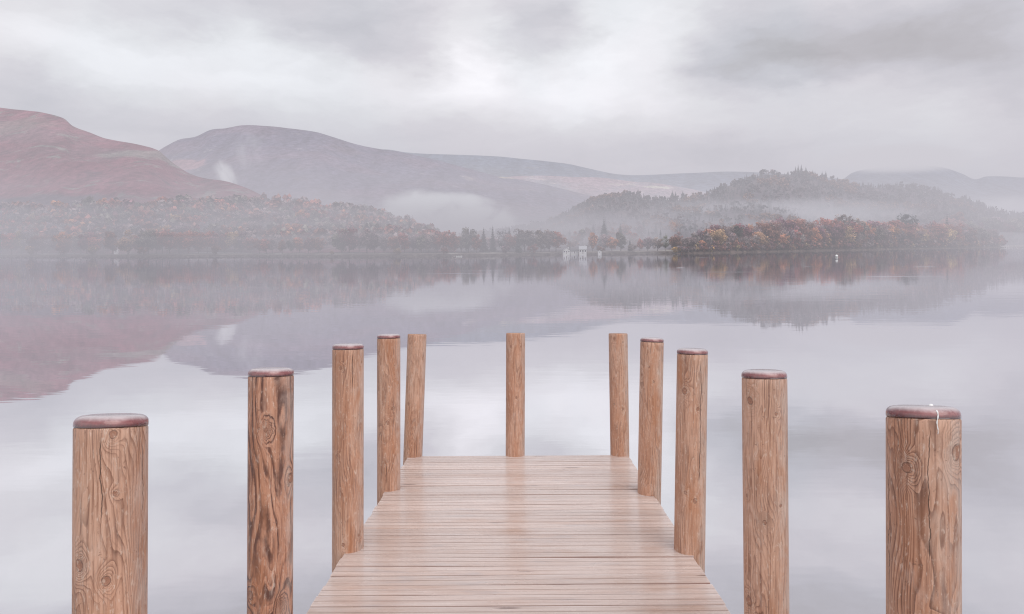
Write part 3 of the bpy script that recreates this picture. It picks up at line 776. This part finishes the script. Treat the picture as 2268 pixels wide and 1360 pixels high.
# ================================================================== jetty
DZ=lambda y: 1.04-.0569*y           # deck slopes gently down towards its end
XL=lambda y: -1.217-.0097*(7.97-y); XR=lambda y: 1.334-.0097*(7.97-y)
m,t=material('wet_deck_boards'); oc=t.new('ShaderNodeTexCoord').outputs['Object']
at_=t.new('ShaderNodeAttribute',attribute_name='tone').outputs['Color']; tr_,tg_,tb_=t.sep(at_)
q=t.vm('ADD',oc,t.comb(t.m('MULTIPLY',tg_,37.0),0.0,t.m('MULTIPLY',tg_,11.0)))
g1=t.noise(t.vm('MULTIPLY',q,(1.6,60,20)),1,5,.6,.4)
g2=t.noise(t.vm('MULTIPLY',q,(5,160,60)),1,4,.6)
g3=t.noise(t.vm('MULTIPLY',q,(1.1,5,3)),1,4,.55)
c=t.ramp(g1,[(.26,(.47,.34,.295)),(.45,(.64,.505,.455)),(.6,(.71,.59,.545)),(.75,(.76,.66,.62))])
c=t.mix(t.mr(g2,.35,.7,0,.35),c,(.74,.62,.57))
c=t.mix(t.mr(g3,.5,.72,0,.42),c,(.52,.31,.215))
c=t.mix(t.mr(t.noise(t.vm('MULTIPLY',q,(2.2,9,5)),1,4,.6),.56,.72,0,.38),c,(.50,.46,.47))
kn=t.new('ShaderNodeTexVoronoi',{'Vector':t.vm('MULTIPLY',q,(1.1,8,3)),'Scale':1.0,'Randomness':1.0}).outputs['Distance']
c=t.mix(t.mr(kn,.05,.13,.75,0),c,(.13,.065,.05))
c=t.mix(1.0,c,t.ramp(tr_,[(0,.90),(1,1.06)]),'MULTIPLY')
c=t.mix(t.m('MULTIPLY',tb_,.85),c,(.25,.115,.09))         # grooves and board joints coloured dark red-brown
wet=t.mr(t.noise(t.vm('MULTIPLY',oc,(1.2,3.5,1)),1.1,4,.55),.35,.65,.16,.36)
bp=bump(t,t.m('MULTIPLY_ADD',g2,.5,g1),.25,.003)
finish(t,pbsdf(t,c,wet,1.0,bp,**{'IOR':1.5,'Coat Weight':.7,'Coat IOR':1.6,'Coat Roughness':.17})); mDeck=m
jet=empty('jetty',(0,0,0)); tag(jet,'wet wooden jetty of grooved crosswise boards running out over the lake','jetty')
rj=random.Random(3); b=MB(); y=-1.2; pitch=.150
while y<7.97-.05:
    y1=min(y+pitch-.0025,7.97); n=11; tone=rj.random(); sd=rj.random(); dz=rj.uniform(-.0012,.0012); tw=rj.uniform(-.0012,.0012)
    xl=XL(y)+rj.uniform(-.006,.006); xr=XR(y)+rj.uniform(-.006,.006)
    pr=[(y,-.034,1),(y,-.011,1),(y+.0035,-.011,1),(y+.0045,0,.1)]
    wd=(y1-y-.009)/n
    for i in range(n):
        a=y+.0045+i*wd; deep=.010 if i==n//2 else .003
        f0=.30 if i==n//2 else .55; pr+=[(a+wd*f0,0,0),(a+wd*(f0+.1),-deep,1 if i==n//2 else .42),(a+wd*.92,-deep,1 if i==n//2 else .42),(a+wd*.99,0,.05)] if i<n-1 else [(a+wd,0,.15)]
    pr+=[(y1-.0035,-.011,1),(y1,-.011,1),(y1,-.034,1)]
    NX=8; vs=[]; cs=[]
    for ix in range(NX+1):
        x=xl+(xr-xl)*ix/NX; bow=.0015*math.sin(3.1*ix/NX+sd*6)
        for (yy,zz,gr) in pr:
            vs.append((x,yy+.0012*math.sin(ix*1.3+sd*9),DZ(yy)+zz+dz+tw*(ix-NX/2)+bow)); cs.append((tone,sd,gr,1))
    m_=len(pr); fs=[(ix*m_+j,(ix+1)*m_+j,(ix+1)*m_+j+1,ix*m_+j+1) for ix in range(NX) for j in range(m_-1)]
    fs+=[tuple(range(m_)),tuple(NX*m_+j for j in range(m_-1,-1,-1))]
    fs=[tuple(reversed(f)) for f in fs]
    k0=len(b.v); b.add(vs,fs); b.c[k0:]=cs
    y+=pitch
b.build('decking',mDeck,jet)
mBeam=plain('damp_beam',(.30,.19,.14),.6,9,.35)
for f in (lambda y:XL(y)+.10, lambda y:(XL(y)+XR(y))/2, lambda y:XR(y)-.17):
    b=MB(); y0,y1=-1.2,7.90
    vs=[(f(yy)+dx,yy,DZ(yy)+dz) for yy in (y0,y1) for dx,dz in ((0,-.20),(.07,-.20),(.07,-.036),(0,-.036))]
    b.add(vs,[(0,1,2,3),(7,6,5,4),(0,4,5,1),(1,5,6,2),(2,6,7,3),(3,7,4,0)]); b.build('bearer',mBeam,jet)
for yy in (.6,2.1,3.7,5.2,6.6,7.85):
    b=MB(); b.box(XL(yy)+.02,XR(yy)-.02,yy-.05,yy+.05,DZ(yy)-.36,DZ(yy)-.212); b.build('crossbeam',mBeam,jet)

# ================================================================== posts
def post_material(name, seed, knots, cracks, contrast=.75, freq=15, slope=1.5, stain=.5, pale=.5, hue=(1,1,1), swirl=1.0, flame=.0, spokes=()):
    m,t=material(name)
    oc=t.new('ShaderNodeTexCoord').outputs['Object']; x,y,z=t.sep(oc)
    q=t.vm('ADD',oc,(seed*3.1,seed*1.7,seed*5.3))
    # growth field whose contour lines are the visible grain
    n1=t.noise(t.vm('MULTIPLY',q,(5.5,5.5,1.0)),1,2,.45)
    n2=t.noise(t.vm('MULTIPLY',q,(13,13,3.2)),1,3,.5)
    fld=t.m('MULTIPLY_ADD',n2,.13,t.m('MULTIPLY',n1,1.05*swirl))
    fld=t.m('MULTIPLY_ADD',x,slope,fld)
    core=None; halo=None
    for (u,zz,kr,am) in knots:       # u across the face, zz height, kr radius (m), am how far the grain swerves
        r=.115; ctr=(r*u,-r*math.sqrt(max(0,1-u*u)),zz)
        wq=t.vm('MULTIPLY_ADD',t.vm('SUBTRACT',t.noise(q,22,2,.5,col=True),(.5,.5,.5)),(kr*.9,kr*.9,kr*1.4),oc)
        bl=t.blob(wq,ctr,(kr*4.2,kr*4.2,kr*6.8))
        fld=t.m('MULTIPLY_ADD',bl,am,fld)
        bc=t.blob(wq,ctr,(kr*1.25,kr*1.25,kr*1.55))
        core=bc if core is None else t.m('MAXIMUM',core,bc)
        halo=bl if halo is None else t.m('MAXIMUM',halo,bl)
    for (u,zz,kr) in spokes:         # grain fanning out from a knot like a star
        r=.115; px_,pz_=r*u,zz
        an=t.m('ARCTAN2',t.m('SUBTRACT',x,px_),t.m('SUBTRACT',z,pz_))
        near=t.blob(oc,(px_,-r*math.sqrt(1-u*u),pz_),(kr*5.5,kr*5.5,kr*9))
        fld=t.m('MULTIPLY_ADD',t.m('MULTIPLY',t.noise(t.comb(t.m('MULTIPLY',t.m('SINE',an),1.6),t.m('MULTIPLY',t.m('COSINE',an),1.6),seed*1.0),2.6,3,.55),t.m('POWER',near,.6)),1.1,fld)
    freq*=1.3; contrast*=.92
    fr=t.m('FRACT',t.m('MULTIPLY',fld,freq))
    line=t.ramp(fr,[(0,.0),(.45,.12),(.80,.75),(.90,1.0),(.955,.9),(1.0,.0)])
    fr2=t.m('FRACT',t.m('MULTIPLY',fld,freq*2.7)); line2=t.ramp(fr2,[(0,.0),(.6,.3),(.85,1.0),(1.0,.0)])
    fib=t.noise(t.vm('MULTIPLY',q,(150,150,3.5)),1,4,.6)
    fade=t.mr(t.noise(t.vm('MULTIPLY',q,(7,7,2.2)),1,4,.6),.36,.62,.18,1.0)
    amt=t.m('MULTIPLY',line,t.m('MULTIPLY',fade,contrast))
    h=hue
    early=t.mix(t.mr(t.noise(t.vm('MULTIPLY',q,(6,6,1.3)),1,4,.6),.35,.68),(.62*h[0],.375*h[1],.275*h[2]),(.52*h[0],.26*h[1],.165*h[2]))
    late=t.mix(t.mr(n2,.4,.6),(.215*h[0],.090*h[1],.050*h[2]),(.13*h[0],.058*h[1],.040*h[2]))
    c=t.mix(amt,early,late)
    c=t.mix(t.m('MULTIPLY',line2,t.m('MULTIPLY',fade,.30*contrast)),c,late)
    c=t.mix(t.mr(fib,.46,.68,0,.6),c,late)
    c=t.mix(t.mr(fib,.44,.30,0,.22),c,(.66,.50,.41))
    fleck=t.noise(t.vm('MULTIPLY',q,(90,90,28)),1,4,.65); c=t.mix(t.mr(fleck,.57,.70,0,.5),c,(.74,.59,.50)); c=t.mix(t.mr(fleck,.40,.29,0,.5),c,late)
    if flame>0:      # bold dark resin figure
        fj=t.m('MULTIPLY_ADD',t.m('SUBTRACT',t.noise(q,42,4,.65),.5),.16,t.m('MULTIPLY',fld,freq*.34))
        fl=t.ramp(t.m('FRACT',fj),[(0,0),(.50,0),(.58,1),(.80,1),(.97,.25),(1,0)])
        gate=t.mr(t.noise(t.vm('MULTIPLY',q,(9,9,3)),1,4,.6),.34,.48)
        c=t.mix(t.m('MULTIPLY',t.m('MULTIPLY',fl,gate),flame),c,t.mix(fib,(.17,.07,.048),(.06,.028,.024)))
    # orange resin stains, pale weathered film, blue-grey damp
    c=t.mix(t.mr(t.noise(t.vm('MULTIPLY',q,(9,9,1.6)),1,5,.62,.4),.52,.70,0,stain),c,(.42,.175,.085))
    pf=t.noise(t.vm('MULTIPLY',q,(14,14,5)),1,6,.7,.8)
    c=t.mix(t.mr(pf,.52,.68,0,pale*.8),c,(.64,.49,.42))
    side=t.mr(x,.03,.105,0,.38)      # light from the right painted in as a paler right side
    c=t.mix(t.m('MULTIPLY',side,t.mr(pf,.38,.55)),c,(.60,.49,.45))
    if core is not None:
        kc=t.ramp(t.m('FRACT',t.m('MULTIPLY',core,5.5)),[(0,(.42,.21,.14)),(.6,(.36,.17,.11)),(.9,(.15,.07,.05)),(1,(.4,.2,.13))])
        c=t.mix(t.mr(core,.03,.14,0,.92),c,kc)
        ring=t.m('MULTIPLY',t.mr(core,.0,.04),t.mr(core,.13,.05)); c=t.mix(t.m('MULTIPLY',ring,.75),c,(.11,.05,.035))
        sap=t.m('MULTIPLY',t.mr(halo,.10,.4),t.mr(t.noise(q,70,3,.6),.54,.68,0,.45)); c=t.mix(sap,c,(.70,.56,.47))
    wth=t.noise(t.vm('MULTIPLY',q,(38,38,9)),1,6,.72,1.2); c=t.mix(t.mr(wth,.55,.72,0,.55),c,(.72,.58,.50)); c=t.mix(t.mr(wth,.42,.28,0,.45),c,(.24,.115,.075))
    # scuffs from mooring lines
    sc=t.m('MULTIPLY',t.mr(t.noise(t.vm('MULTIPLY',q,(6,6,110)),1,4,.7,.8),.62,.74,0,.22),t.mr(t.noise(q,6,2,.5),.5,.62)); c=t.mix(sc,c,(.74,.62,.56))
    # dark end grain just under the cap and the damp foot
    hh=fib
    c=t.mix(t.mr(t.noise(q,55,3,.6),.66,.72,0,.55),c,(.14,.07,.05))
    crack=None
    for (u,z0,z1,wd) in cracks:
        wig=t.m('MULTIPLY_ADD',t.m('SUBTRACT',t.noise(t.vm('MULTIPLY',q,(2,2,7)),1,4,.6),.5),.035,x)
        dd=t.m('ABSOLUTE',t.m('SUBTRACT',wig,.115*u))
        fade_=t.m('MULTIPLY',t.mr(z,z0,z0+.12),t.mr(z,z1,z1-.08)); front=t.mr(y,.0,-.03)
        wv=t.m('MULTIPLY',t.m('MULTIPLY',fade_,front),wd)
        k=t.mr(dd,wv,t.m('MULTIPLY',wv,.25),0,1)
        k=t.m('MULTIPLY',k,t.m('MULTIPLY',fade_,front))
        crack=k if crack is None else t.m('MAXIMUM',crack,k)
    hgt=t.m('MULTIPLY_ADD',fib,.35,t.m('MULTIPLY',line,-.5))
    if crack is not None:
        c=t.mix(t.m('MULTIPLY',crack,.80),c,(.035,.02,.016)); hgt=t.m('MULTIPLY_ADD',crack,-3.0,hgt)
    rough=t.mr(pf,.3,.7,.42,.6)
    finish(t,pbsdf(t,c,rough,.42,bump(t,hgt,.5,.004)))
    return m
mEnd,t=material('end_grain'); oc=t.new('ShaderNodeTexCoord').outputs['Object']
rr=t.vm('LENGTH',t.vm('MULTIPLY',oc,(1,1,0)),out=1)
finish(t,pbsdf(t,t.ramp(t.m('FRACT',t.m('MULTIPLY',t.m('ADD',rr,t.m('MULTIPLY',t.noise(oc,9,3,.5),.02)),90)),[(0,(.30,.20,.15)),(.8,(.18,.10,.07)),(1,(.3,.2,.15))]),.6,.3))
mCap,t=material('wet_red_cap'); oc=t.new('ShaderNodeTexCoord').outputs['Object']; cz=t.sep(oc)[2]
cn=t.noise(oc,26,5,.6,.3); drip=t.noise(t.vm('MULTIPLY',oc,(120,120,22)),1,3,.55)
cc=t.ramp(cn,[(.3,(.14,.030,.032)),(.55,(.24,.060,.062)),(.75,(.34,.13,.13))])
low=t.mr(t.m('MULTIPLY_ADD',t.m('SUBTRACT',drip,.5),.014,cz),.016,.003,0,.85)
cc=t.mix(low,cc,(.05,.010,.012))
# a film of frost and rain on the flat top
filmf=t.mr(t.m('MULTIPLY_ADD',t.m('SUBTRACT',cn,.5),.012,cz),.018,.038,0,.78)
cc=t.mix(filmf,cc,(.58,.54,.56))
finish(t,pbsdf(t,cc,t.mr(cn,.3,.7,.16,.34),.6,bump(t,t.m('ADD',t.noise(oc,160,3,.6),t.m('MULTIPLY',drip,.5)),.15,.002),**{'Coat Weight':.9,'Coat Roughness':.14}))

# x_top, y_top(shaft), x_low, y_low, width px, Z, has cap
POSTS=[
 ('L1',247,963,245,1360,168,2.39,1,'broad nearest post on the left with rosy frosted cap and low swirling knots'),
 ('L2',600.5,841,598.5,1360,102,3.62,1,'dark figured second post on the left with a starburst knot'),
 ('L3',771,778,770.5,1225,70,5.16,1,'third post on the left with dark rimmed cap, rising from the deck edge'),
 ('L4',861,752.5,861,1090,51.5,6.66,1,'fourth post on the left, capped, beside the leaning corner post'),
 ('L5',924,742,914.5,1011,42,7.98,0,'capless post leaning at the left far corner of the jetty'),
 ('M',1142,740,1141,1011,42,7.98,0,'capless post alone at the middle of the jetty end'),
 ('R5',1369,741,1373,1011,42,7.98,0,'capless post at the right far corner of the jetty'),
 ('R4',1444,760.5,1438,1098,52,6.50,1,'fourth post on the right, capped, beside the right corner post'),
 ('R3',1533.5,789,1527,1231,69,5.07,1,'third post on the right with round knot high up and a side crack'),
 ('R2',1692.5,846,1697.5,1360,101,3.57,1,'second post on the right with a large oval knot under its cap'),
 ('R1',2044,943,2044.5,1360,168,2.39,1,'broad nearest post on the right with dark cap and long black crack'),
]
# knots given as (u, photo row, radius, swerve); cracks as (u, row top, row bottom, half-width)
SPEC={
 'L1':dict(knots=[(-.80,1252,.016,.55),(-.12,1285,.013,.42),(.1,1095,.007,.15),(.05,962,.012,.5)],cracks=[(-.26,955,1200,.0022),(.82,990,1220,.0012)],contrast=.85,freq=15,slope=4.2,stain=.5,pale=.42,swirl=1.5),
 'L2':dict(knots=[(-.22,951,.009,.75),(.86,1070,.02,.5),(-.85,1320,.018,.6),(-.5,948,.006,.3),(.5,1390,.02,.5)],cracks=[],contrast=.8,freq=15,slope=2.4,stain=.35,pale=.3,hue=(.92,.80,.74),flame=1.0,swirl=1.5,spokes=[(-.22,951,.011),(.5,1345,.009)]),
 'L3':dict(knots=[(-.45,815,.010,.35),(-.7,1012,.011,.4),(.86,805,.008,.3),(-.3,1205,.011,.3),(.7,1190,.01,.3)],cracks=[(.26,780,880,.003)],contrast=.75,freq=13,slope=3.4,stain=.75,pale=.28),
 'L4':dict(knots=[(-.1,935,.016,.45),(.3,905,.011,.3)],cracks=[(-.2,1020,1085,.004)],contrast=.7,freq=12,slope=1.5,stain=.5,pale=.3),
 'L5':dict(knots=[(-.65,895,.014,.45)],cracks=[(.35,960,1020,.004)],contrast=.6,freq=16,slope=.8,stain=.3,pale=.35),
 'M':dict(knots=[(.1,880,.012,.4),(-.5,768,.012,.3),(.55,768,.01,.3)],cracks=[(.75,950,1010,.003)],contrast=.6,freq=13,slope=2.2,stain=.35,pale=.4),
 'R5':dict(knots=[(-.4,750,.014,.4),(.5,758,.011,.3),(-.5,895,.012,.3),(.4,905,.013,.3)],cracks=[],contrast=.6,freq=13,slope=2.2,stain=.4,pale=.35),
 'R4':dict(knots=[(-.8,832,.012,.3),(.2,845,.01,.3),(-.2,812,.009,.2)],cracks=[(-.1,765,800,.003)],contrast=.62,freq=13,slope=1.8,stain=.55,pale=.35),
 'R3':dict(knots=[(-.45,868,.019,.5),(.3,1108,.014,.4),(-.3,1092,.012,.3),(.4,905,.011,.25)],cracks=[(.54,800,1085,.0032)],contrast=.75,freq=13,slope=3.2,stain=.75,pale=.38),
 'R2':dict(knots=[(-.62,892,.017,.55),(.5,916,.009,.4),(-.05,1157,.010,.5),(.65,1120,.008,.3),(-.75,1345,.02,.5),(-.8,1108,.008,.25)],cracks=[],contrast=.75,freq=16,slope=3.2,stain=.55,pale=.4,swirl=1.4,spokes=[(-.05,1157,.007)]),
 'R1':dict(knots=[(-.42,1045,.015,.62),(.86,1000,.022,.55),(.3,1390,.012,.3)],cracks=[(.16,942,1290,.0020),(.0,940,1000,.0012),(-.88,1060,1360,.0012)],contrast=.95,freq=14,slope=3.6,stain=.4,pale=.32,swirl=1.3),
}
PO={}
for i,(nm,xt,yt,xl,yl,wp,Z,cap,label) in enumerate(POSTS):
    th=math.atan((xt-CX)/F); d=wp*Z/F*math.cos(th); r=d/2
    top=at(xt,yt,Z-r*.97); ztop=top.z; topc=at(xt,yt,Z); low=at(xl,yl,Z); 
    lean=(topc.x-low.x)/(topc.z-low.z)
    zb=-1.6
    e=empty('mooring_post',(topc.x-lean*(ztop-zb),Z,zb)); e.rotation_euler=(0,math.atan(lean),-th) if False else (0,0,0)
    # turn the post so that its local -Y looks at the jetty's landward end, then lean it
    M_=Matrix.Translation((topc.x-lean*(ztop-zb),Z,zb)) @ Matrix.Rotation(math.atan(lean),4,'Y') @ Matrix.Rotation(-th,4,'Z')
    e.matrix_world=M_; L=ztop-zb
    sp=dict(SPEC[nm])
    def zl(row,Z=Z,zb=zb,r=r,xt=xt): return at(xt,row,Z-r*.9).z-zb
    sp['knots']=[(u,zl(row),kr*1.0,am) for u,row,kr,am in sp['knots']]
    sp['spokes']=[(u,zl(row),kr) for u,row,kr in sp.get('spokes',[])]
    sp['cracks']=[(u,zl(r1),zl(r0)+.02,w_) for u,r0,r1,w_ in sp['cracks']]
    mat=post_material('post_wood_'+nm.lower(),i+1,**sp)
    # shaft: slightly out of round, hair of taper, softened rim
    b=MB(); N=72; rows=[]; nz=90
    zz=[L*k/nz for k in range(nz)]+([L-.012,L-.005,L-.0015,L] if not cap else [L-.006,L])
    vs=[]; fs=[]
    for z in zz:
        rim=0 if cap else max(0,1-(L-z)/.012); 
        for k in range(N):
            a=2*math.pi*k/N
            q=1+.010*mnoise.noise(Vector((math.cos(a)*1.3,math.sin(a)*1.3,z*.9+i*7)))+.004*mnoise.noise(Vector((math.cos(a)*4,math.sin(a)*4,z*3+i*3)))
            rad=r*q*(1+.008*(1-z/L))-.006*rim**2
            if cap and z==L: rad-=.003
            vs.append((rad*math.cos(a),rad*math.sin(a),z))
    cd={'L1':9.5,'R1':9.5,'L2':6.5,'R2':6.5}.get(nm,4.8); cut=math.tan(R(cd if cap else 5.8))      # tops are sawn with a slight fall towards the lake's far side
    rl={'L1':5.0,'R1':-5.0,'L2':1.8,'R2':-2.0,'L3':.8,'R3':-1.0}.get(nm,0); cutx=math.tan(R(rl))
    vs=[(X,Y,z-(cut*Y+cutx*X)*max(0,1-(L-z)/.35)) for X,Y,z in vs]
    n=len(zz)
    for j in range(n-1):
        for k in range(N): fs.append((j*N+k,j*N+(k+1)%N,(j+1)*N+(k+1)%N,(j+1)*N+k))
    b.add(vs,fs); sh=b.build('shaft',mat,e,True)
    b=MB(); vs=[v for v in vs[-N:]]; b.add([(v[0],v[1],v[2]) for v in vs],[tuple(range(N))]); 
    tp=b.build('end_face',mEnd,e)
    if cap:
        b=MB(); hc=.039; pr=[(r*.985,.0),(r*1.004,.001),(r*1.008,.005),(r*1.006,.012)]
        for k in range(1,9):
            a=math.pi/2*k/8; pr.append((r*1.006-.032+.032*math.cos(a),.012+(hc-.012)*math.sin(a)))
        pr+=[(r*.6,hc+.002),(r*.3,hc+.003),(.004,hc+.0032)]
        b.lathe(pr,64); c_=b.build('cap',mCap,e,True); c_.location=(0,0,L+.001); c_.rotation_euler=(-R(cd),R(rl),0)
    tag(e,label,'post','round timber posts along the jetty'); PO[nm]=(e,L,r)
# bird droppings on the nearest right post
e,L,r=PO['R1']
mDrop=plain('chalky_white',(.85,.84,.84),.6,40,.1)
bd=empty('bird_dropping'); bd.matrix_world=e.matrix_world @ Matrix.Translation((0,0,L)) @ Matrix.Rotation(R(-5.0),4,'Y') @ Matrix.Rotation(-R(9.5),4,'X'); 
b=MB(); a0=math.asin(.40); pts=[]; rad=[]
for k in range(14):
    f=k/13; z=.029-.077*f; a=a0-.06*f+.015*math.sin(f*9)
    rr_=(r*1.006-.032+.032*math.sqrt(max(0,1-((z-.012)/.027)**2))) if z>.012 else (r*1.012 if z>0 else r*1.004)
    pts.append((math.sin(a)*(rr_+.001),-math.cos(a)*(rr_+.001),z)); rad.append(.0026*(1-f*.6)*(1+.4*math.sin(k*2.1)))
b.tube(pts,rad,7); b.build('streak',mDrop,bd,True)
b=MB(); b.lathe([(.007,0),(.0078,.003),(.006,.006),(.002,.008)],16); o=b.build('blob',mDrop,bd,True); o.location=(.028,-r*.2,.040)
tag(bd,'white bird dropping on the cap of the nearest right post','bird dropping')
